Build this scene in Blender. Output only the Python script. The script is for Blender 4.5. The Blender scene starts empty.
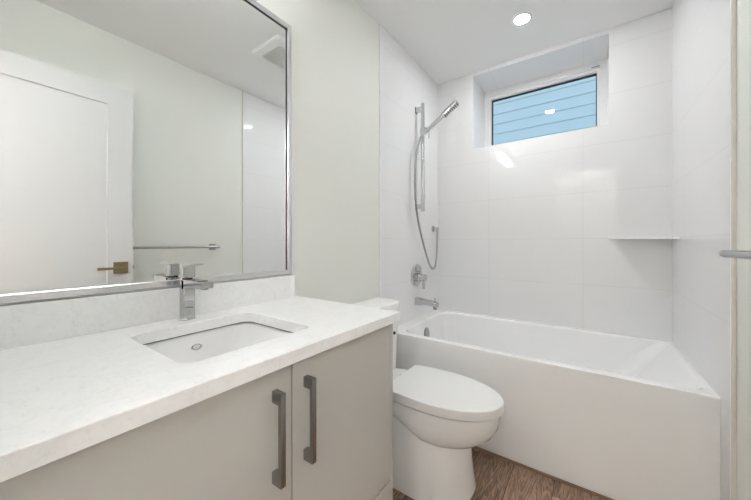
import bpy, bmesh, math
from mathutils import Vector, Matrix
S = bpy.context.scene
C = S.collection
PI = math.pi

# ------------------------------------------------------------------ camera
W, D, H = 1.524, 2.506, 2.5463          # room width, depth of the tub wall, ceiling height
cam = bpy.data.cameras.new('camera'); co = bpy.data.objects.new('camera', cam); C.objects.link(co)
cam.sensor_width = 36; cam.lens = 301.36 * 36 / 751; cam.shift_y = -6.62 / 751; cam.clip_start = 0.01
co.location = (1.1125, 0, 1.1321); co.rotation_euler = (PI / 2, 0, .6178)
S.camera = co

# ------------------------------------------------------------------ world and exposure
SKY, LIGHT_CEIL, LIGHT_VAN, FILL_HALL, EXPO = .30, 425, 24, 212, 0.0
wd = bpy.data.worlds.new('sky'); S.world = wd; wd.use_nodes = True
nt = wd.node_tree
sky = nt.nodes.new('ShaderNodeTexSky'); sky.sky_type = 'NISHITA'; sky.sun_disc = False
sky.sun_elevation = math.radians(35); sky.sun_rotation = math.radians(200)
nt.links.new(sky.outputs[0], nt.nodes['Background'].inputs[0]); nt.nodes['Background'].inputs[1].default_value = SKY
S.view_settings.view_transform = 'Standard'; S.view_settings.look = 'None'
S.view_settings.gamma = 1; S.view_settings.use_curve_mapping = False; S.view_settings.exposure = EXPO
S.cycles.max_bounces = 14; S.cycles.diffuse_bounces = 8; S.cycles.glossy_bounces = 8; S.cycles.transmission_bounces = 8
S.cycles.use_denoising = True; S.cycles.sample_clamp_indirect = 30

# ------------------------------------------------------------------ materials
def principled(name, col=(.8, .8, .8), rough=.5, metal=0, **kw):
    m = bpy.data.materials.new(name); m.use_nodes = True
    b = m.node_tree.nodes['Principled BSDF']
    b.inputs['Base Color'].default_value = (*col, 1); b.inputs['Roughness'].default_value = rough
    b.inputs['Metallic'].default_value = metal
    for k, v in kw.items(): b.inputs[k].default_value = v
    return m
class NG:
    def __init__(s, m): s.t = m.node_tree; s.b = s.t.nodes['Principled BSDF']
    def n(s, typ, **kw):
        x = s.t.nodes.new(typ)
        for k, v in kw.items(): setattr(x, k, v)
        return x
    def l(s, a, b): s.t.links.new(a, b)
    def math(s, op, a, b=None, c=None):
        x = s.n('ShaderNodeMath', operation=op)
        for i, v in enumerate((a, b, c)):
            if v is None: continue
            if hasattr(v, 'is_output'): s.l(v, x.inputs[i])
            else: x.inputs[i].default_value = v
        return x.outputs[0]
    def pos(s):
        g = s.n('ShaderNodeNewGeometry'); x = s.n('ShaderNodeSeparateXYZ'); s.l(g.outputs['Position'], x.inputs[0])
        y = s.n('ShaderNodeSeparateXYZ'); s.l(g.outputs['True Normal'], y.inputs[0]); return x.outputs, y.outputs, g.outputs['Position']
    def noise(s, vec, scale, detail=3, rough=.5, dist=0):
        x = s.n('ShaderNodeTexNoise'); s.l(vec, x.inputs['Vector']); x.inputs['Scale'].default_value = scale
        x.inputs['Detail'].default_value = detail; x.inputs['Roughness'].default_value = rough; x.inputs['Distortion'].default_value = dist
        return x.outputs['Fac']
    def ramp(s, fac, stops):
        r = s.n('ShaderNodeValToRGB'); e = r.color_ramp.elements
        while len(e) < len(stops): e.new(.5)
        for i, (p, c) in enumerate(stops): e[i].position = p; e[i].color = (*c, 1)
        s.l(fac, r.inputs[0]); return r.outputs[0]
    def bump(s, h, strength, dist=.01):
        b = s.n('ShaderNodeBump'); b.inputs['Strength'].default_value = strength; b.inputs['Distance'].default_value = dist
        s.l(h, b.inputs['Height']); s.l(b.outputs[0], s.b.inputs['Normal'])

def paint(name, col, rough=.55):
    m = principled(name, col, rough); g = NG(m); p, n, v = g.pos()
    g.bump(g.noise(v, 260, 3), .05, .002); return m
WALL = paint('wall_paint', (.80, .81, .765)); CEIL = paint('ceiling_paint', (.85, .85, .845), .75)
HALLW = paint('hall_paint', (.80, .78, .75)); DOORP = paint('door_paint', (.76, .76, .765), .35)

def tile_mat():
    m = principled('gloss_tile', (.82, .82, .825), .045); g = NG(m); p, n, v = g.pos()
    def line(c, off, step, nrm):            # a thin joint line every step, hidden on faces that look along this axis
        t = g.math('FRACT', g.math('DIVIDE', g.math('SUBTRACT', c, off - step * 50), step))
        d = g.math('MULTIPLY', g.math('MINIMUM', t, g.math('SUBTRACT', 1, t)), step)
        f = g.math('LESS_THAN', d, .0016)
        return g.math('MULTIPLY', f, g.math('LESS_THAN', g.math('ABSOLUTE', nrm), .5))
    k = g.math('MAXIMUM', line(p[0], .452, .623, n[0]), g.math('MAXIMUM', line(p[1], D - .30, .623, n[1]), line(p[2], 1.165, .315, n[2])))
    g.l(g.ramp(k, [(0, (.82, .82, .825)), (1, (.735, .735, .73))]), g.b.inputs['Base Color'])
    g.l(g.math('MULTIPLY_ADD', k, .05, .045), g.b.inputs['Roughness'])
    w = g.noise(v, 3.2, 1, .4)
    g.bump(g.math('MULTIPLY', w, .35), .05, .02)
    return m
TILE = tile_mat()

def quartz():
    m = principled('quartz', (.88, .88, .87), .22); g = NG(m); p, n, v = g.pos()
    a = g.noise(v, 9, 6, .62, .8); b = g.noise(v, 90, 3, .6)
    veins = g.ramp(a, [(.42, (1, 1, 1)), (.487, (.94, .94, .935)), (.50, (.84, .835, .825)), (.513, (.95, .95, .945)), (.58, (1, 1, 1))])
    fl = g.ramp(b, [(.30, (.86, .86, .855)), (.42, (.915, .915, .915)), (.7, (.925, .925, .925))])
    x = g.n('ShaderNodeMix', data_type='RGBA', blend_type='MULTIPLY'); x.inputs[0].default_value = 1
    mx = g.n('ShaderNodeMix', data_type='RGBA'); mx.inputs[0].default_value = .35; mx.inputs[6].default_value = (1, 1, 1, 1)
    g.l(veins, mx.inputs[7]); g.l(fl, x.inputs[6]); g.l(mx.outputs[2], x.inputs[7]); g.l(x.outputs[2], g.b.inputs['Base Color'])
    return m
QUARTZ = quartz()

def wood_floor():
    m = principled('wood_plank', (.3, .2, .14), .45); g = NG(m); p, n, v = g.pos()
    pw, pl = .178, 1.22
    ix = g.math('FLOOR', g.math('DIVIDE', g.math('SUBTRACT', p[0], .62), pw))
    fx = g.math('FRACT', g.math('DIVIDE', g.math('SUBTRACT', p[0], .62 - pw * 20), pw))
    yo = g.math('ADD', p[1], g.math('MULTIPLY', ix, .437))
    iy = g.math('FLOOR', g.math('DIVIDE', yo, pl)); fy = g.math('FRACT', g.math('ADD', g.math('DIVIDE', yo, pl), 20))
    cv = g.n('ShaderNodeCombineXYZ'); g.l(ix, cv.inputs[0]); g.l(iy, cv.inputs[1])
    wn = g.n('ShaderNodeTexWhiteNoise'); g.l(cv.outputs[0], wn.inputs['Vector'])
    gv = g.n('ShaderNodeCombineXYZ')
    g.l(g.math('MULTIPLY', p[0], 1.0), gv.inputs[0]); g.l(g.math('MULTIPLY', p[1], .10), gv.inputs[1]); g.l(g.math('MULTIPLY', wn.outputs['Value'], 7), gv.inputs[2])
    fine = g.noise(gv.outputs[0], 150, 5, .7); big = g.noise(gv.outputs[0], 16, 4, .6, 2.2)
    ring = g.math('FRACT', g.math('MULTIPLY', big, 7))
    ring = g.math('ABSOLUTE', g.math('MULTIPLY_ADD', ring, 2, -1))
    t = g.math('ADD', g.math('MULTIPLY', fine, .5), g.math('ADD', g.math('MULTIPLY', ring, .26), g.math('MULTIPLY', wn.outputs['Value'], .36)))
    col = g.ramp(t, [(.32, (.070, .042, .028)), (.52, (.22, .134, .086)), (.70, (.40, .26, .17)), (.9, (.55, .39, .27))])
    edge = g.math('MINIMUM', g.math('MULTIPLY', g.math('MINIMUM', fx, g.math('SUBTRACT', 1, fx)), pw), g.math('MULTIPLY', g.math('MINIMUM', fy, g.math('SUBTRACT', 1, fy)), pl))
    seam = g.math('GREATER_THAN', edge, .0015)
    mx = g.n('ShaderNodeMix', data_type='RGBA'); mx.inputs[6].default_value = (.05, .03, .02, 1)
    g.l(seam, mx.inputs[0]); g.l(col, mx.inputs[7]); g.l(mx.outputs[2], g.b.inputs['Base Color'])
    g.bump(g.math('ADD', g.math('MULTIPLY', fine, .3), seam), .15, .003)
    return m
WOOD = wood_floor()
WOODTRIM = principled('wood_trim', (.26, .17, .115), .5)
CABINET = principled('cabinet_lacquer', (.57, .555, .525), .42)
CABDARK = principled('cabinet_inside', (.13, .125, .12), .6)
CHROME = principled('chrome', (.60, .60, .61), .04, 1)
BRUSHED = principled('brushed_nickel', (.36, .35, .34), .22, 1)
DARKM = principled('shaded_chrome', (.08, .08, .085), .15, 1)  # chrome darkened to stand in for shade in the faucet gaps
STEEL = principled('satin_steel', (.42, .42, .42), .28, 1)
BRONZE = principled('bronze_handle', (.34, .26, .15), .30, 1)
CERAMIC = principled('ceramic', (.89, .89, .885), .07)
ACRYL = principled('tub_acrylic', (.91, .91, .91), .10)
PLASTIC = principled('white_plastic', (.84, .84, .83), .35)
VINYL = principled('white_vinyl', (.85, .85, .85), .35)
GREYP = principled('grey_plastic', (.76, .76, .75), .5)
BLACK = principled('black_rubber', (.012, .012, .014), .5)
TRIMW = principled('white_edge_strip', (.85, .85, .84), .3)
TRIM = principled('tile_edge_metal', (.80, .77, .71), .3)
MIRROR = principled('mirror_silver', (.93, .94, .935), .0, 1)
FRAMEM = principled('mirror_frame_chrome', (.80, .80, .81), .22, 1)
SIDING = principled('siding_paint', (.38, .555, .65), .6)
HOUSEW = principled('house_grey', (.5, .5, .5), .7)
def glass_mat():
    m = bpy.data.materials.new('window_glass'); m.use_nodes = True; t = m.node_tree; t.nodes.clear()
    o = t.nodes.new('ShaderNodeOutputMaterial'); mix = t.nodes.new('ShaderNodeMixShader'); f = t.nodes.new('ShaderNodeFresnel'); f.inputs[0].default_value = 1.5
    tr = t.nodes.new('ShaderNodeBsdfTransparent'); gl = t.nodes.new('ShaderNodeBsdfGlossy'); gl.inputs['Roughness'].default_value = 0
    tr.inputs[0].default_value = (.96, .98, .98, 1)
    t.links.new(f.outputs[0], mix.inputs[0]); t.links.new(tr.outputs[0], mix.inputs[1]); t.links.new(gl.outputs[0], mix.inputs[2]); t.links.new(mix.outputs[0], o.inputs[0])
    return m
GLASS = glass_mat()
def emit(name, col, st):
    m = bpy.data.materials.new(name); m.use_nodes = True; t = m.node_tree; t.nodes.clear()
    o = t.nodes.new('ShaderNodeOutputMaterial'); e = t.nodes.new('ShaderNodeEmission'); e.inputs[0].default_value = (*col, 1); e.inputs[1].default_value = st
    t.links.new(e.outputs[0], o.inputs[0]); return m
LAMP_CEIL = emit('downlight_lens', (.975, .985, 1), LIGHT_CEIL)
LAMP_VAN = emit('vanity_shade_glow', (.965, .98, 1), LIGHT_VAN)
LAMP_FILL = emit('hall_fill_glow', (.99, .98, 1), FILL_HALL)  # glow of the added hall uplighter, brightens the tub front

# ------------------------------------------------------------------ helpers
def obj(name, bm, mat, parent=None, angle=35):
    me = bpy.data.meshes.new(name); bmesh.ops.recalc_face_normals(bm, faces=bm.faces); bm.to_mesh(me); bm.free()
    for p in me.polygons: p.use_smooth = True
    me.set_sharp_from_angle(angle=math.radians(angle))
    me.materials.append(mat); o = bpy.data.objects.new(name, me); C.objects.link(o)
    wn = o.modifiers.new('face_weighted_normals', 'WEIGHTED_NORMAL'); wn.keep_sharp = True; wn.weight = 100
    if parent:
        o.parent = parent; o.matrix_parent_inverse = parent.matrix_basis.inverted()
    return o
def tag(o, label, cat, group=None, kind=None):
    o['label'] = label; o['category'] = cat
    if group: o['group'] = group
    if kind: o['kind'] = kind
    return o
def thing(name, label, cat, loc=(0, 0, 0), group=None, kind=None):
    o = bpy.data.objects.new(name, None); C.objects.link(o); o.location = loc; o.empty_display_size = .05
    return tag(o, label, cat, group, kind)
def box(bm, x0, x1, y0, y1, z0, z1, bev=0, seg=2):
    r = bmesh.ops.create_cube(bm, size=1)
    M = Matrix.Translation(((x0 + x1) / 2, (y0 + y1) / 2, (z0 + z1) / 2)) @ Matrix.Diagonal((abs(x1 - x0), abs(y1 - y0), abs(z1 - z0), 1))
    bmesh.ops.transform(bm, matrix=M, verts=r['verts'])
    if bev:
        es = {e for v in r['verts'] for e in v.link_edges}
        bmesh.ops.bevel(bm, geom=list(es), offset=bev, segments=seg, profile=.5, affect='EDGES')
    return bm
def B(*a, **k): return box(bmesh.new(), *a, **k)
def loft(bm, loops, cap0=True, cap1=True, closed=False):
    vs = [[bm.verts.new(p) for p in l] for l in loops]; n = len(vs[0])
    if closed: vs.append(vs[0])
    for a, b in zip(vs, vs[1:]):
        for i in range(n): bm.faces.new((a[i], a[(i + 1) % n], b[(i + 1) % n], b[i]))
    if not closed:
        if cap0: bm.faces.new(vs[0])
        if cap1: bm.faces.new(vs[-1])
    return bm
def basis(d):
    d = Vector(d).normalized(); a = Vector((0, 0, 1)) if abs(d.z) < .9 else Vector((1, 0, 0))
    u = d.cross(a).normalized(); return u, u.cross(d).normalized()
def lathe(bm, p, d, prof, n=32):
    """prof: (distance along d, radius) pairs"""
    p = Vector(p); d = Vector(d).normalized(); u, v = basis(d)
    return loft(bm, [[p + d * t + (u * math.cos(2 * PI * i / n) + v * math.sin(2 * PI * i / n)) * max(r, 1e-4) for i in range(n)] for t, r in prof])
def cyl(bm, a, b, r, n=24, bev=0):
    a, b = Vector(a), Vector(b); L = (b - a).length
    pr = [(0, r), (L, r)] if not bev else [(0, r - bev), (bev, r), (L - bev, r), (L, r - bev)]
    return lathe(bm, a, b - a, pr, n)
def smooth_path(pts, k=8):
    pts = [Vector(p) for p in pts]; out = []
    for i in range(len(pts) - 1):
        a, b = pts[i], pts[i + 1]; p0 = pts[max(i - 1, 0)]; p3 = pts[min(i + 2, len(pts) - 1)]
        for j in range(k):
            t = j / k
            out.append(.5 * ((2 * a) + (b - p0) * t + (2 * p0 - 5 * a + 4 * b - p3) * t * t + (3 * a - p0 - 3 * b + p3) * t ** 3))
    return out + [pts[-1]]
def tube(bm, pts, r, n=12):
    loops = []; u = None
    for i, p in enumerate(pts):
        t = (pts[min(i + 1, len(pts) - 1)] - pts[max(i - 1, 0)]).normalized()
        if u is None: u, _ = basis(t)
        u = (u - t * u.dot(t)).normalized(); w = t.cross(u)
        rr = r(i) if callable(r) else r
        loops.append([p + (u * math.cos(2 * PI * k / n) + w * math.sin(2 * PI * k / n)) * rr for k in range(n)])
    return loft(bm, loops)
def rrect(x0, x1, y0, y1, r, z, n=10):
    """rounded rectangle, r a number or four radii for corners (x1,y1) (x0,y1) (x0,y0) (x1,y0)"""
    rs = r if isinstance(r, (tuple, list)) else (r,) * 4
    out = []
    for (cx, cy, a0), q in zip(((x1, y1, 0), (x0, y1, 90), (x0, y0, 180), (x1, y0, 270)), rs):
        sx = -1 if cx == x1 else 1; sy = -1 if cy == y1 else 1
        for i in range(n + 1):
            a = math.radians(a0 + 90 * i / n); out.append((cx + sx * q + q * math.cos(a), cy + sy * q + q * math.sin(a), z))
    return out
def rect_rays(loop, x0, x1, y0, y1, z):
    """the points of the rectangle met by rays from the loop's centre through the loop's points; four are moved to the corners"""
    cx = sum(p[0] for p in loop) / len(loop); cy = sum(p[1] for p in loop) / len(loop); out = []
    for p in loop:
        dx, dy = p[0] - cx, p[1] - cy
        t = min([((x1 if dx > 0 else x0) - cx) / dx if abs(dx) > 1e-9 else 1e9, ((y1 if dy > 0 else y0) - cy) / dy if abs(dy) > 1e-9 else 1e9])
        out.append([cx + dx * t, cy + dy * t, z])
    for c in ((x1, y1), (x0, y1), (x0, y0), (x1, y0)):
        i = min(range(len(out)), key=lambda i: (out[i][0] - c[0]) ** 2 + (out[i][1] - c[1]) ** 2); out[i][:2] = c
    return [tuple(p) for p in out]

# ------------------------------------------------------------------ room shell
YT, YTR = 1.6145, 1.574                                   # tile edge
NY = -.10                                     # wall with the doorway
def struct(name, bm, mat, label, cat): return tag(obj(name, bm, mat), label, cat, kind='structure')
struct('floor', B(-.12, W + .12, -1.75, D + .1, -.1, 0), WOOD, 'brown wood plank floor between the toilet and the bathtub', 'floor')
struct('ceiling', B(-.12, W + .12, -1.75, D + .45, H, H + .1), CEIL, 'plain white ceiling over the bathroom', 'ceiling')
struct('wall_left', B(-.12, 0, NY - .12, D + .42, 0, H), WALL, 'off white painted wall behind the mirror and toilet', 'wall')
struct('wall_right', B(W, W + .12, NY - .12, D + .42, 0, H), WALL, 'off white painted wall carrying the towel bar', 'wall')
RX0, RX1, RZ0, RZ1, RD = .325, 1.216, 1.917, 2.515, .36   # window recess
bm = bmesh.new()
box(bm, 0, RX0, D, D + .42, 0, H); box(bm, RX1, W, D, D + .42, 0, H)
box(bm, RX0, RX1, D, D + .42, 0, RZ0); box(bm, RX0, RX1, D, D + .42, RZ1, H)
struct('wall_back', bm, TILE, 'glossy white tiled wall with the window, behind the tub', 'wall')
bm = bmesh.new(); box(bm, 0, .009, YT, D, 0, H); struct('wall_left_tile', bm, TILE, 'glossy white tiling behind the shower bar and tub spout', 'wall tile')
bm = bmesh.new(); box(bm, W - .009, W, YTR, D, 0, H); struct('wall_right_tile', bm, TILE, 'glossy white tiling at the sloped end of the tub', 'wall tile')
struct('trim_1', B(0, .0115, YT - .009, YT, 0, H, bev=.002), TRIMW, 'pale edge strip where tiling meets paint behind the toilet', 'tile trim')
struct('trim_2', B(W - .0125, W, YTR - .012, YTR, 0, H, bev=.002), TRIM, 'pale edge strip where tiling meets paint beside the towel bar', 'tile trim')
# wall with the doorway the picture is taken from, and the hall behind it
DX0, DX1, DZ = .70, 1.430, 2.165
bm = bmesh.new(); box(bm, 0, DX0, NY - .12, NY, 0, H); box(bm, DX1, W, NY - .12, NY, 0, H); box(bm, DX0, DX1, NY - .12, NY, DZ, H)
struct('wall_front', bm, WALL, 'off white painted wall around the open doorway', 'wall')
bm = bmesh.new(); box(bm, -.12, 0, -1.75, NY - .12, 0, H); box(bm, W, W + .12, -1.75, NY - .12, 0, H); box(bm, -.12, W + .12, -1.85, -1.75, 0, H)
struct('wall_hall', bm, HALLW, 'off white walls of the hall outside the doorway', 'wall')
bm = bmesh.new(); box(bm, DX0 - .07, DX0 + .012, NY, NY + .014, 0, DZ + .07, bev=.003); box(bm, DX0 + .012, DX1, NY, NY + .014, DZ - .012, DZ + .07, bev=.003)
struct('trim_3', bm, DOORP, 'white casing around the open doorway', 'door casing')
struct('baseboard_right', B(W - .014, W, NY + .02, YTR - .013, 0, .10, bev=.004), DOORP, 'white baseboard under the towel bar', 'baseboard')
struct('baseboard_left', B(0, .014, .93, YT - .012, 0, .10, bev=.004), DOORP, 'white baseboard behind the toilet', 'baseboard')
YF = 1.680
struct('trim_4', B(.012, W - .012, YF - .011, YF - .0005, 0, .013, bev=.003), WOODTRIM, 'thin brown strip along the foot of the bathtub', 'floor trim')

# ------------------------------------------------------------------ window
win = thing('window_1', 'wide white framed window in the tiled recess under the ceiling', 'window', ((RX0 + RX1) / 2, D + RD, RZ0), kind='structure')
fy0, fy1 = D + RD - .02, D + RD + .055
def frame_xz(bm, ox0, ox1, oz0, oz1, ix0, ix1, iz0, iz1, y0, y1):
    o = lambda y: [(ox0, y, oz0), (ox1, y, oz0), (ox1, y, oz1), (ox0, y, oz1)]
    i = lambda y: [(ix0, y, iz0), (ix1, y, iz0), (ix1, y, iz1), (ix0, y, iz1)]
    return loft(bm, [o(y0), i(y0), i(y1), o(y1)], closed=True)
GX0, GX1, GZ0, GZ1 = .378, 1.158, 1.975, 2.445
fr = obj('window_frame', frame_xz(bmesh.new(), RX0, RX1, RZ0, RZ1, GX0 - .030, GX1 + .022, GZ0 - .02, GZ1 + .022, fy0, fy1), VINYL, win)
obj('sash', frame_xz(bmesh.new(), GX0 - .030, GX1 + .022, GZ0 - .02, GZ1 + .022, GX0, GX1, GZ0, GZ1, fy0 + .012, fy1 - .006), VINYL, win)
obj('gasket', frame_xz(bmesh.new(), GX0, GX1, GZ0, GZ1, GX0 + .006, GX1 - .006, GZ0 + .006, GZ1 - .006, fy0 + .040, fy1 - .008), BLACK, win)
g = obj('glass', B(GX0 + .006, GX1 - .006, fy0 + .05, fy0 + .056, GZ0 + .006, GZ1 - .006), GLASS, win)
lb = B(GX1 - .035, GX1 + .018, fy0 - .006, fy0 + .001, GZ1 + .030, GZ1 + .036, bev=.001); obj('latch', lb, BRUSHED, win)

# ------------------------------------------------------------------ house next door
hs = thing('neighbouring_house', 'light blue lap siding of the house outside the window', 'house', (1, 5.0, 0))
bm = bmesh.new(); ex = .155; n = 34; prof = []
for i in range(n): prof += [(5.0 - .012, i * ex + .07), (5.0 - .003, (i + 1) * ex + .0695)]
prof += [(5.2, n * ex + .07), (5.2, .07)]
loft(bm, [[(x, y, z) for y, z in prof] for x in (-3.5, 5.5)]); obj('siding', bm, SIDING, hs, angle=10)
struct('ground', B(-5, 7, D + .43, 9, -.4, -.3), HOUSEW, 'grey ground between the two houses', 'ground')

# ------------------------------------------------------------------ ceiling light, fan
def downlight(x, y, label):
    lt = thing('recessed_light', label, 'ceiling light', (x, y, H))
    obj('trim_ring', lathe(bmesh.new(), (x, y, H), (0, 0, -1), [(0, .055), (.002, .055), (.0035, .048), (.003, .042), (.0005, .042)], 40), PLASTIC, lt)
    obj('lens', lathe(bmesh.new(), (x, y, H - .0008), (0, 0, -1), [(0, .041), (.003, .041)], 40), LAMP_CEIL, lt)
downlight(.765, 2.083, 'small round lit downlight in the ceiling above the tub')
fn = thing('exhaust_fan', 'white square exhaust fan cover on the ceiling, seen in the mirror', 'exhaust fan', (.77, 1.44, H))
bm = bmesh.new(); cx, cy = .77, 1.44
loft(bm, [rrect(cx - a, cx + a, cy - a, cy + a, .03, z, 6) for a, z in ((.165, H), (.165, H - .010), (.155, H - .022), (.112, H - .030), (.110, H - .018))])
obj('cover', bm, PLASTIC, fn)
bm = bmesh.new(); box(bm, cx - .108, cx + .108, cy - .108, cy + .108, H - .022, H - .0185)
for i in range(14): box(bm, cx - .105, cx + .105, cy - .100 + i * .0154, cy - .100 + i * .0154 + .007, H - .030, H - .022)
obj('grille', bm, GREYP, fn)
# vanity light above the mirror (just above the frame) and an added, unseen hall fill light
vl = thing('vanity_light', 'three shade bar light on the wall above the mirror', 'wall light', (0, .36, 2.33))
obj('backplate', B(0, .02, .12, .60, 2.30, 2.36, bev=.004), CHROME, vl)
for y in (.16, .36, .56):
    sh = obj('lamp_shade', lathe(bmesh.new(), (.10, y, 2.30), (0, 0, 1), [(0, .040), (.004, .045), (.085, .045), (.09, .040)], 28), LAMP_VAN, vl)
    obj('arm', cyl(bmesh.new(), (.02, y, 2.33), (.056, y, 2.33), .008), CHROME, vl)
hl = thing('hall_fill_light', 'added white bowl uplighter in the unseen hall, fill light for the tub', 'ceiling light', (.95, -.85, H))
obj('bowl', lathe(bmesh.new(), (.95, -.85, 1.92), (0, 0, 1), [(0, .03), (.005, .07), (.04, .14), (.10, .185), (.13, .195), (.13, .19), (.10, .18), (.045, .13), (.02, 0)], 40), PLASTIC, hl)
obj('fill_lamp', lathe(bmesh.new(), (.95, -.85, 2.025), (0, 0, 1), [(0, .165), (.006, .165)], 40), LAMP_FILL, hl)
for k in range(3):
    q = 2 * PI * k / 3; obj('rod', cyl(bmesh.new(), (.95 + .188 * math.cos(q), -.85 + .188 * math.sin(q), 2.04), (.95 + .03 * math.cos(q), -.85 + .03 * math.sin(q), H), .004, 10), CHROME, hl)

# ------------------------------------------------------------------ bathtub
ZT = .5484
tub = thing('bathtub', 'white alcove bathtub with flat apron along the tiled wall', 'bathtub', (W / 2, (YF + D) / 2, 0))
x0, x1, y0, y1 = .0093, W - .0093, YF, D - .001
bm = bmesh.new()
def tl(a, b, c, d, r, z): return rrect(a, b, c, d, r, z, 10)
inner = [tl(x0 + .068, x1 - .018, y0 + .045, y1 - .040, (.05, .11, .11, .05), ZT),
         tl(x0 + .076, x1 - .026, y0 + .053, y1 - .048, (.05, .11, .11, .05), ZT - .004),
         tl(x0 + .082, x1 - .036, y0 + .059, y1 - .054, (.05, .11, .11, .05), ZT - .016),
         tl(x0 + .092, x1 - .12, y0 + .078, y1 - .068, (.08, .11, .11, .08), ZT - .12),
         tl(x0 + .110, x1 - .25, y0 + .100, y1 - .090, (.10, .11, .11, .10), ZT - .30),
         tl(x0 + .135, x1 - .31, y0 + .125, y1 - .115, (.14, .10, .10, .14), ZT - .375),
         tl(x0 + .19, x1 - .38, y0 + .18, y1 - .17, (.10, .08, .08, .10), ZT - .40)]
def outer(z, i=0): return rect_rays(inner[0], x0, x1, y0 + i, y1, z)
loft(bm, [outer(0, .003), outer(ZT - .026, .003), outer(ZT - .022, .0), outer(ZT - .004, 0), outer(ZT - .001, .0012), outer(ZT, .004)] + inner)
obj('tub_shell', bm, ACRYL, tub, 50)
bm = bmesh.new(); c = Vector((.1055, 2.085, ZT - .10)); d = Vector((1, 0, .10)).normalized()
lathe(bm, c, d, [(-.002, .036), (.005, .036), (.010, .031), (.012, .0)], 32)
bmesh.ops.scale(bm, vec=(1, 1, 1.3), space=Matrix.Translation(-c), verts=bm.verts); obj('overflow_plate', bm, STEEL, tub)
obj('drain', lathe(bmesh.new(), (.33, 2.10, ZT - .401), (0, 0, 1), [(0, .035), (.004, .035), (.006, .03), (.004, 0)], 28), CHROME, tub)

# ------------------------------------------------------------------ corner shelf
bm = bmesh.new(); za, zb = 1.1585, 1.1665
pts = [(1.216, D), (W - .009, D), (W - .009, D - .19), (W - .05, D - .17), (1.24, D - .030), (1.216, D - .012)]
loft(bm, [[(x, y, za) for x, y in pts], [(x, y, zb) for x, y in pts]])
tag(obj('corner_shelf', bm, CERAMIC), 'thin white shelf in the tiled corner above the tub', 'shelf')

# ------------------------------------------------------------------ shower fittings
XW = .009
bar = thing('slide_bar', 'upright chrome slide bar on the tiled wall above the valve', 'shower bar', (XW, 2.09, 1.38))
BX, BY = .068, 2.096
bm = bmesh.new(); loft(bm, [rrect(BX - .012, BX + .012, BY - .015, BY + .015, .007, z, 5) for z in (1.378, 2.205)]); obj('bar', bm, CHROME, bar)
for z in (2.165, 1.415):
    br = obj('bracket', B(XW + .004, BX + .004, BY - .013, BY + .013, z - .019, z + .019, bev=.004), CHROME, bar)
    obj('rosette', B(XW, XW + .006, BY - .02, BY + .02, z - .026, z + .026, bev=.003), CHROME, br)
sl = obj('slider', B(BX - .018, BX + .034, BY - .019, BY + .019, 1.968, 2.018, bev=.007), CHROME, bar)
obj('slider_knob', cyl(bmesh.new(), (BX + .035, BY - .005, 1.985), (BX + .062, BY - .005, 1.985), .011, 20, .002), CHROME, sl)
obj('slider_lever', B(BX + .048, BX + .058, BY - .011, BY + .001, 1.925, 1.985, bev=.003), CHROME, sl)
hsw = thing('hand_shower', 'chrome stick hand shower tilted up from its slide bar', 'hand shower', (.11, BY, 2.0))
p0 = Vector((.105, BY - .006, 1.985)); p1 = Vector((.340, BY + .004, 2.148)); dv = (p1 - p0).normalized(); L = (p1 - p0).length
nv = Vector((0, 1, 0)); nv = (nv - dv * nv.dot(dv)).normalized(); uv = dv.cross(nv).normalized()
if uv.z < 0: uv = -uv
def sect(t, a, b, off=0, n=20):     # superelliptic section
    out = []
    for i in range(n):
        q = 2 * PI * i / n; cq, sq = math.cos(q), math.sin(q); e = .5
        out.append(p0 + dv * t + nv * a * math.copysign(abs(cq) ** e, cq) + uv * (b * math.copysign(abs(sq) ** e, sq) + off))
    return out
obj('handle', loft(bmesh.new(), [sect(-.045, .009, .009), sect(-.04, .011, .011), sect(.0, .0135, .0135), sect(.14, .0135, .0135), sect(.16, .015, .014)]), CHROME, hsw)
hd = obj('shower_head', loft(bmesh.new(), [sect(.145, .014, .013), sect(.155, .023, .017), sect(L - .006, .024, .017), sect(L, .021, .013)]), CHROME, hsw)
bm = bmesh.new()
for i in range(8):
    for j in (-1, 0, 1):
        q = p0 + dv * (.166 + i * .0155) + nv * (j * .012) - uv * .0165; lathe(bm, q, -uv, [(0, .0042), (.006, .003)], 8)
obj('nozzle', bm, BLACK, hd)
hp = [tuple(p0 - dv * .040), (.068, 2.062, 1.935), (.060, 2.030, 1.862), (.055, 2.006, 1.752), (.05, 2.004, 1.568), (.05, 2.02, 1.42), (.05, 2.069, 1.272), (.05, 2.154, 1.111), (.05, 2.245, .973), (.05, 2.285, .935), (.05, 2.325, .922), (.05, 2.363, .94), (.05, 2.388, .99), (.05, 2.398, 1.076), (.05, 2.405, 1.19), (.05, 2.408, 1.225)]
sp = smooth_path(hp, 24)
tag(obj('shower_hose', tube(bmesh.new(), sp, lambda i: .0085 if i % 2 else .0072, 12), STEEL), 'ribbed metal shower hose looping down the tiled wall', 'hose')
ou = thing('hose_outlet', 'small chrome wall elbow where the shower hose ends', 'shower outlet', (XW, 2.408, 1.257))
obj('rosette', lathe(bmesh.new(), (XW, 2.408, 1.257), (1, 0, 0), [(0, .028), (.006, .028), (.009, .024)], 28), CHROME, ou)
bm = bmesh.new(); cyl(bm, (XW + .006, 2.408, 1.257), (.058, 2.408, 1.257), .014, 20, .002); cyl(bm, (.05, 2.408, 1.262), (.05, 2.408, 1.215), .0105, 20, .001); obj('elbow', bm, CHROME, ou)
vy, vz = 2.102, .881
va = thing('shower_valve', 'round chrome shower valve with a lever above the spout', 'shower valve', (XW, vy, vz))
obj('escutcheon', lathe(bmesh.new(), (XW, vy, vz), (1, 0, 0), [(0, .090), (.004, .090), (.010, .082), (.013, .05), (.013, 0)], 48), CHROME, va)
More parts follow.
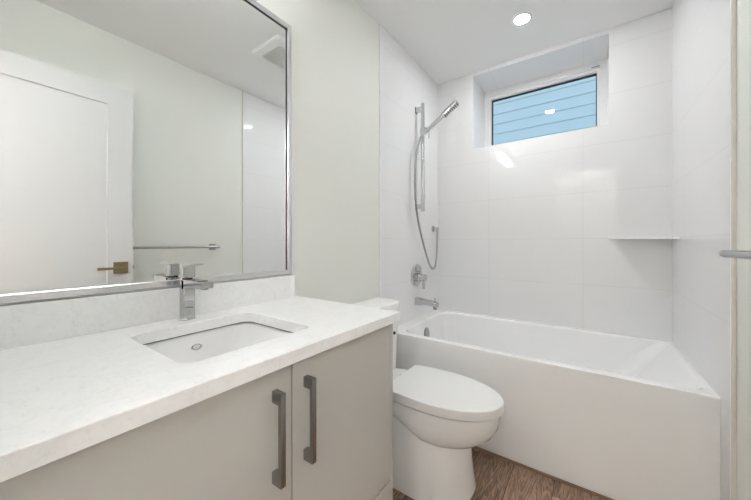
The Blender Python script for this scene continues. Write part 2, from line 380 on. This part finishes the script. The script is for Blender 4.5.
obj('diverter_knob', lathe(bmesh.new(), (XW + .012, vy, vz + .052), (1, 0, 0), [(0, .026), (.018, .024), (.022, .020), (.022, 0)], 28), CHROME, va)
hub = obj('hub', lathe(bmesh.new(), (XW + .012, vy, vz - .012), (1, 0, 0), [(0, .034), (.03, .034), (.034, .026), (.038, .024), (.040, .027), (.066, .027), (.069, .024), (.069, 0)], 32), CHROME, va)
obj('lever', B(XW + .055, XW + .074, vy - .010, vy + .010, vz - .100, vz - .02, bev=.005), CHROME, va)
ts = thing('tub_spout', 'chrome tub spout over the faucet end of the bathtub', 'tub spout', (XW, 2.105, .68))
def ss(x, w, zt, zb, n=24):
    zc, hh = (zt + zb) / 2, (zt - zb) / 2; out = []
    for i in range(n):
        q = 2 * PI * i / n; cq, sq = math.cos(q), math.sin(q)
        out.append((x, 2.105 + w * math.copysign(abs(cq) ** .6, cq), zc + hh * math.copysign(abs(sq) ** .6, sq)))
    return out
spt = obj('spout_body', loft(bmesh.new(), [ss(XW, .030, .715, .652), ss(.03, .029, .713, .652), ss(.10, .026, .705, .655), ss(.165, .024, .697, .655), ss(.182, .022, .693, .648), ss(.188, .018, .688, .652)]), CHROME, ts)
obj('outlet', cyl(bmesh.new(), (.166, 2.105, .635), (.166, 2.105, .656), .015, 20), BRUSHED, ts)
kb = bmesh.new(); cyl(kb, (.165, 2.105, .695), (.165, 2.105, .708), .004, 12); cyl(kb, (.165, 2.105, .706), (.165, 2.105, .720), .009, 16, .002); obj('diverter_knob', kb, CHROME, ts)

# ------------------------------------------------------------------ toilet
TC = 1.365
to = thing('toilet', 'white two piece toilet with closed lid beside the vanity', 'toilet', (.4, TC, 0))
def oval(xb, xt, hb, hw, xm, z, n=24):
    """seat outline: straight back at xb (half width hb), widest hw at xm, rounded tip at xt"""
    out = []
    for i in range(n + 1):
        a = -PI / 2 + PI * i / n; out.append((xm + (xt - xm) * math.cos(a), TC + hw * math.sin(a), z))
    for i in range(1, 11):
        t = i / 10; out.append((xm + (xb - xm) * t, TC + hw + (hb - hw) * (1 - math.sqrt(max(0, 1 - t ** 2.2))) , z))
    m = [(x, 2 * TC - y, z) for x, y, z in out[n + 1:]][::-1]
    k = [(xb, TC + hb * (1 - 2 * i / 8), z) for i in range(1, 8)]
    return out + k + m
bm = bmesh.new()
lid = lambda e, z: oval(.305 + e * .5, .811 - e, .150 - e, .186 - e, .52, z)
loft(bm, [lid(0, .4185), lid(0, .440), lid(.002, .443), lid(.007, .4445), lid(.05, .4455), lid(.12, .446)])
obj('lid', bm, PLASTIC, to, 60)
bm = bmesh.new(); loft(bm, [lid(.004, .4035), lid(.0005, .405), lid(.0003, .4183)]); obj('seat', bm, PLASTIC, to, 60)
for dy in (-.075, .075):
    obj('hinge', B(.262, .300, TC + dy - .02, TC + dy + .02, .394, .418, bev=.005), PLASTIC, to)
bm = bmesh.new()
loft(bm, [oval(xb, xf, hb, hw, .52, z) for xb, xf, hb, hw, z in ((.47, .625, .06, .105, .232), (.45, .680, .08, .135, .240), (.43, .728, .10, .158, .258), (.39, .766, .12, .171, .288),
          (.32, .788, .14, .178, .325), (.25, .797, .15, .180, .360), (.18, .800, .153, .1805, .390), (.178, .799, .153, .180, .3965), (.28, .755, .13, .145, .397), (.28, .754, .13, .144, .4045))])
obj('bowl', bm, CERAMIC, to, 60)
def foot(xf, hw, z, r): return rrect(.09, xf, TC - hw, TC + hw, (r, .03, .03, r), z, 12)
bm = bmesh.new(); loft(bm, [foot(.684, .180, 0, .165), foot(.682, .178, .012, .165), foot(.668, .168, .12, .155), foot(.660, .160, .24, .15), foot(.60, .150, .30, .13), foot(.40, .145, .385, .10)])
obj('pedestal', bm, CERAMIC, to, 60)
bm = bmesh.new(); loft(bm, [rrect(.02 + e, .188 - e, TC - .190 + e, TC + .196 - e, (.045, .02, .02, .045), z, 8) for e, z in ((.02, .385), (.008, .40), (.004, .55), (0, .752))])
tk = obj('tank', bm, CERAMIC, to, 50)
bm = bmesh.new(); loft(bm, [rrect(.012 + e, .200 - e, TC - .200 + e, TC + .206 - e, (.06, .02, .02, .06), z, 8) for e, z in ((.003, .753), (0, .757), (0, .781), (.003, .788), (.010, .791))])
obj('tank_lid', bm, CERAMIC, to, 50)
obj('bolt_cap', lathe(bmesh.new(), (.186, TC + .125, .612), (1, 0, 0), [(0, .010), (.006, .009), (.008, 0)], 16), BLACK, to)
fl = obj('flush_lever', B(.190, .205, TC - .15, TC - .08, .700, .712, bev=.003), CHROME, to)

# ------------------------------------------------------------------ vanity
XC, ZB = .5415, .857
VY0, VY1 = NY + .005, .9105
van = thing('vanity_cabinet', 'grey vanity cabinet with two flat doors under the white countertop', 'vanity', (.27, .41, 0))
bm = bmesh.new()
box(bm, .004, XC, VY1 - .018, VY1, 0, ZB - .0005, bev=.0012); box(bm, .004, XC - .001, VY0, VY0 + .018, 0, ZB - .0005)
box(bm, .004, XC - .022, VY0 + .018, VY1 - .018, .10, .118); box(bm, .004, .016, VY0 + .018, VY1 - .018, .10, ZB - .0005)
box(bm, XC - .040, XC - .022, VY0 + .018, VY1 - .018, ZB - .03, ZB - .0005); box(bm, XC - .040, XC - .022, VY0 + .018, VY1 - .018, .285, .305)
box(bm, XC - .022, XC - .002, VY0 + .018, .024, .10, ZB - .002)
obj('carcass', bm, CABINET, van)
obj('toe_kick', B(XC - .07, XC - .055, VY0 + .018, VY1 - .018, 0, .10), CABDARK, van)
JY = .464
def handle(y, parent):
    h = bmesh.new(); z0, z1 = .603, .807
    box(h, XC + .022, XC + .032, y - .007, y + .007, z0, z1, bev=.0015)
    for a, b in ((z0, z0 + .026), (z1 - .026, z1)): box(h, XC, XC + .023, y - .007, y + .007, a, b, bev=.001)
    o = obj('handle', h, BRUSHED, parent); o['label'] = 'dark brushed metal bar handle'
dl = obj('door', B(XC - .0195, XC, .027, JY - .0018, .303, ZB - .004, bev=.001), CABINET, van); handle(.4155, dl)
dr = obj('door', B(XC - .0195, XC, JY + .0018, VY1 - .0195, .303, ZB - .004, bev=.001), CABINET, van); handle(.5055, dr)
obj('drawer_front', B(XC - .0195, XC, .027, VY1 - .0195, .104, .2955, bev=.001), CABINET, van)

# countertop with the sink cut out
CT, CX, CY0, CY1 = .8894, .5621, NY + .003, .926
hole = lambda z, e=0: rrect(.121 - e, .455 + e, .268 - e, .611 + e, (.036, .036, .036, .036), z, 10)
bm = bmesh.new()
loft(bm, [hole(ZB), hole(CT - .002), hole(CT, .002), rect_rays(hole(CT), .002, CX - .002, CY0, CY1 - .002, CT), rect_rays(hole(CT), .001, CX, CY0, CY1, CT - .002),
          rect_rays(hole(CT), .001, CX, CY0, CY1, ZB + .001), rect_rays(hole(CT), .002, CX - .001, CY0, CY1 - .001, ZB)], closed=True)
ct = thing('countertop', 'white quartz countertop with an oblong sink opening on the vanity', 'countertop', (.27, .41, ZB))
obj('slab', bm, QUARTZ, ct)
obj('backsplash', B(.001, .021, CY0, .9045, CT, .9885, bev=.0015), QUARTZ, ct)
# undermount sink
sk = thing('sink', 'white undermount sink sunk into the quartz countertop', 'sink', (.29, .44, ZB - .15))
def sl_(e0, e1, f0, f1, r, z): return rrect(.121 + e0, .455 - e1, .268 + f0, .611 - f1, r, z, 10)
zs = ZB - .0028
bm = bmesh.new()
loft(bm, [sl_(-.025, -.025, -.025, -.025, .06, zs), sl_(-.008, -.006, -.008, -.008, .05, zs), sl_(-.004, -.002, -.003, -.002, .05, zs - .008), sl_(.012, .01, .02, .035, .05, zs - .07),
          sl_(.030, .03, .045, .075, .06, zs - .115), sl_(.075, .07, .085, .115, .06, zs - .130), sl_(.12, .12, .12, .13, .035, zs - .134)], cap0=False)
so = obj('basin', bm, CERAMIC, sk, 60); md = so.modifiers.new('thickness', 'SOLIDIFY'); md.thickness = .008; md.offset = -1
bm = bmesh.new(); loft(bm, [hole(ZB - .0003, .0015), hole(ZB - .0003, .010), hole(ZB - .0026, .010), hole(ZB - .0026, .0015)], closed=True); obj('gap_shadow', bm, BLACK, sk)  # black ring standing in for the shadow gap under the counter edge
bm = bmesh.new(); c = Vector((.1275, .437, zs - .040)); d = Vector((1, 0, .22)).normalized()
u, v = basis(d); loft(bm, [[c + d * t + (u * math.cos(2 * PI * i / 28) + v * math.sin(2 * PI * i / 28)) * r for i in range(28)] for t, r in ((-.003, .0155), (.002, .0155), (.0035, .014), (.0035, .0122), (.001, .0115), (-.003, .0115))], closed=True)
bmesh.ops.scale(bm, vec=(1, 1, .55), space=Matrix.Translation(-c), verts=bm.verts); ov = obj('overflow_ring', bm, CHROME, sk)
obj('drain', lathe(bmesh.new(), (.28, .44, zs - .1335), (0, 0, 1), [(0, .022), (.003, .022), (.005, .018), (.004, 0)], 24), CHROME, sk)
# faucet
FX, FY, FH = .057, .440, .0172
fa = thing('faucet', 'square chrome single lever faucet behind the sink', 'faucet', (FX, FY, CT))
obj('base', lathe(bmesh.new(), (FX, FY, CT), (0, 0, 1), [(0, .025), (.003, .025), (.005, .023), (.005, 0)], 32), CHROME, fa)
bm = bmesh.new(); loft(bm, [rrect(FX - FH, FX + FH, FY - FH, FY + FH, .004, z, 5) for z in (CT + .004, CT + .126)]); obj('body', bm, CHROME, fa)
bm = bmesh.new()
loft(bm, [[(x, FY - w, zb), (x, FY + w, zb), (x, FY + w, zt), (x, FY - w, zt)] for x, w, zb, zt in ((FX - .0, FH, CT + .098, CT + .1275), (FX + .06, FH, CT + .104, CT + .1295), (FX + .128, FH, CT + .108, CT + .128), (FX + .132, FH - .001, CT + .110, CT + .126))])
obj('spout', bm, CHROME, fa)
obj('channel_shade', B(FX + .017, FX + .108, FY - .013, FY + .013, CT + .1265, CT + .1302, bev=.0005), DARKM, fa)  # dark plate in place of the shade inside an open spout trough
obj('shade_collar', cyl(bmesh.new(), (FX, FY, CT + .1255), (FX, FY, CT + .134), .0145, 24), DARKM, fa)  # collar coloured dark for the gap shadow under the lever
obj('aerator', cyl(bmesh.new(), (FX + .113, FY, CT + .104), (FX + .113, FY, CT + .109), .010, 20), BRUSHED, fa)
bm = bmesh.new(); loft(bm, [rrect(FX - FH, FX + FH, FY - FH, FY + FH, .004, z, 5) for z in (CT + .1335, CT + .1685)]); lv = obj('lever', bm, CHROME, fa)
bm = bmesh.new(); loft(bm, [[(x, FY - FH, z), (x, FY + FH, z), (x, FY + FH, z + .005), (x, FY - FH, z + .005)] for x, z in ((FX - FH, CT + .168), (FX + .02, CT + .1685), (FX + .070, CT + .175))])
obj('lever_plate', bm, CHROME, lv)

# ------------------------------------------------------------------ mirror
MY0, MY1, MZ0, MZ1, FW = -.03, .891, .993, 2.113, .021
mi = thing('mirror', 'large chrome framed mirror on the wall above the countertop', 'mirror', (0, (MY0 + MY1) / 2, MZ0))
obj('mirror_glass', B(.0005, .004, MY0 + .005, MY1 - .005, MZ0 + .005, MZ1 - .005), MIRROR, mi)
def ring_yz(x, e): return [(x, MY0 + e, MZ0 + e), (x, MY1 - e, MZ0 + e), (x, MY1 - e, MZ1 - e), (x, MY0 + e, MZ1 - e)]
bm = bmesh.new(); loft(bm, [ring_yz(.0005, 0), ring_yz(.0135, 0), ring_yz(.0150, .002), ring_yz(.0150, FW - .002), ring_yz(.0130, FW), ring_yz(.0045, FW), ring_yz(.0005, FW)], closed=True)
obj('mirror_frame', bm, FRAMEM, mi, 20)
bm = bmesh.new(); i0 = FW + .0001
box(bm, .0042, .0065, MY1 - i0 - .0022, MY1 - i0, MZ0 + i0, MZ1 - i0); box(bm, .0042, .0065, MY0 + i0, MY1 - i0 - .0022, MZ1 - i0 - .0022, MZ1 - i0)
obj('mirror_edge_strip', bm, BLACK, mi)  # thin black strips along the top and one side of the glass

# ------------------------------------------------------------------ open door against the right wall
dx0, dx1, dy0, dy1, dz0, dz1 = 1.375, 1.410, -.072, .699, .012, 2.137
do = thing('door_1', 'white one panel door standing open, reflected in the mirror', 'door', (dx1, dy0, 0), kind='structure')
bm = bmesh.new()
def ryz(x, a, b, c, d): return [(x, a, c), (x, b, c), (x, b, d), (x, a, d)]
sw, tr_, brl = .128, .122, .22
loft(bm, [ryz(dx1, dy0, dy1, dz0, dz1), ryz(dx0, dy0, dy1, dz0, dz1), ryz(dx0, dy0 + sw, dy1 - sw, dz0 + brl, dz1 - tr_), ryz(dx0 + .010, dy0 + sw + .002, dy1 - sw - .002, dz0 + brl + .002, dz1 - tr_ - .002)])
obj('door_slab', bm, DOORP, do, 20)
hy, hz = .636, .975
ro = obj('lever_rose', B(dx0 - .010, dx0, hy - .037, hy + .037, hz - .037, hz + .037, bev=.002), BRONZE, do)
lh = bmesh.new(); cyl(lh, (dx0 - .008, hy, hz), (dx0 - .055, hy, hz), .010, 20); box(lh, dx0 - .061, dx0 - .049, hy - .125, hy + .012, hz - .008, hz + .008, bev=.002)
obj('door_lever', lh, BRONZE, do)
obj('latch_bolt', B(dx0 + .010, dx0 + .026, dy1, dy1 + .010, hz - .012, hz + .012, bev=.003), BRONZE, do)
for z in (.25, 1.08, 1.92): obj('hinge', cyl(bmesh.new(), (dx1 + .004, dy0 - .008, z - .045), (dx1 + .004, dy0 - .008, z + .045), .007, 16), BRONZE, do)

# ------------------------------------------------------------------ towel bar
tb = thing('towel_bar', 'slim chrome towel bar on the right wall before the tub', 'towel bar', (W, 1.05, 1.102))
TX, TZ = 1.430, 1.102
obj('bar', cyl(bmesh.new(), (TX, .655, TZ), (TX, 1.308, TZ), .0085, 24, .002), STEEL, tb)
for y in (.672, 1.289):
    po = obj('post', B(TX - .006, W - .004, y - .010, y + .010, TZ - .010, TZ + .010, bev=.002), STEEL, tb)
    obj('rosette', B(W - .009, W, y - .025, y + .025, TZ - .025, TZ + .025, bev=.002), STEEL, po)
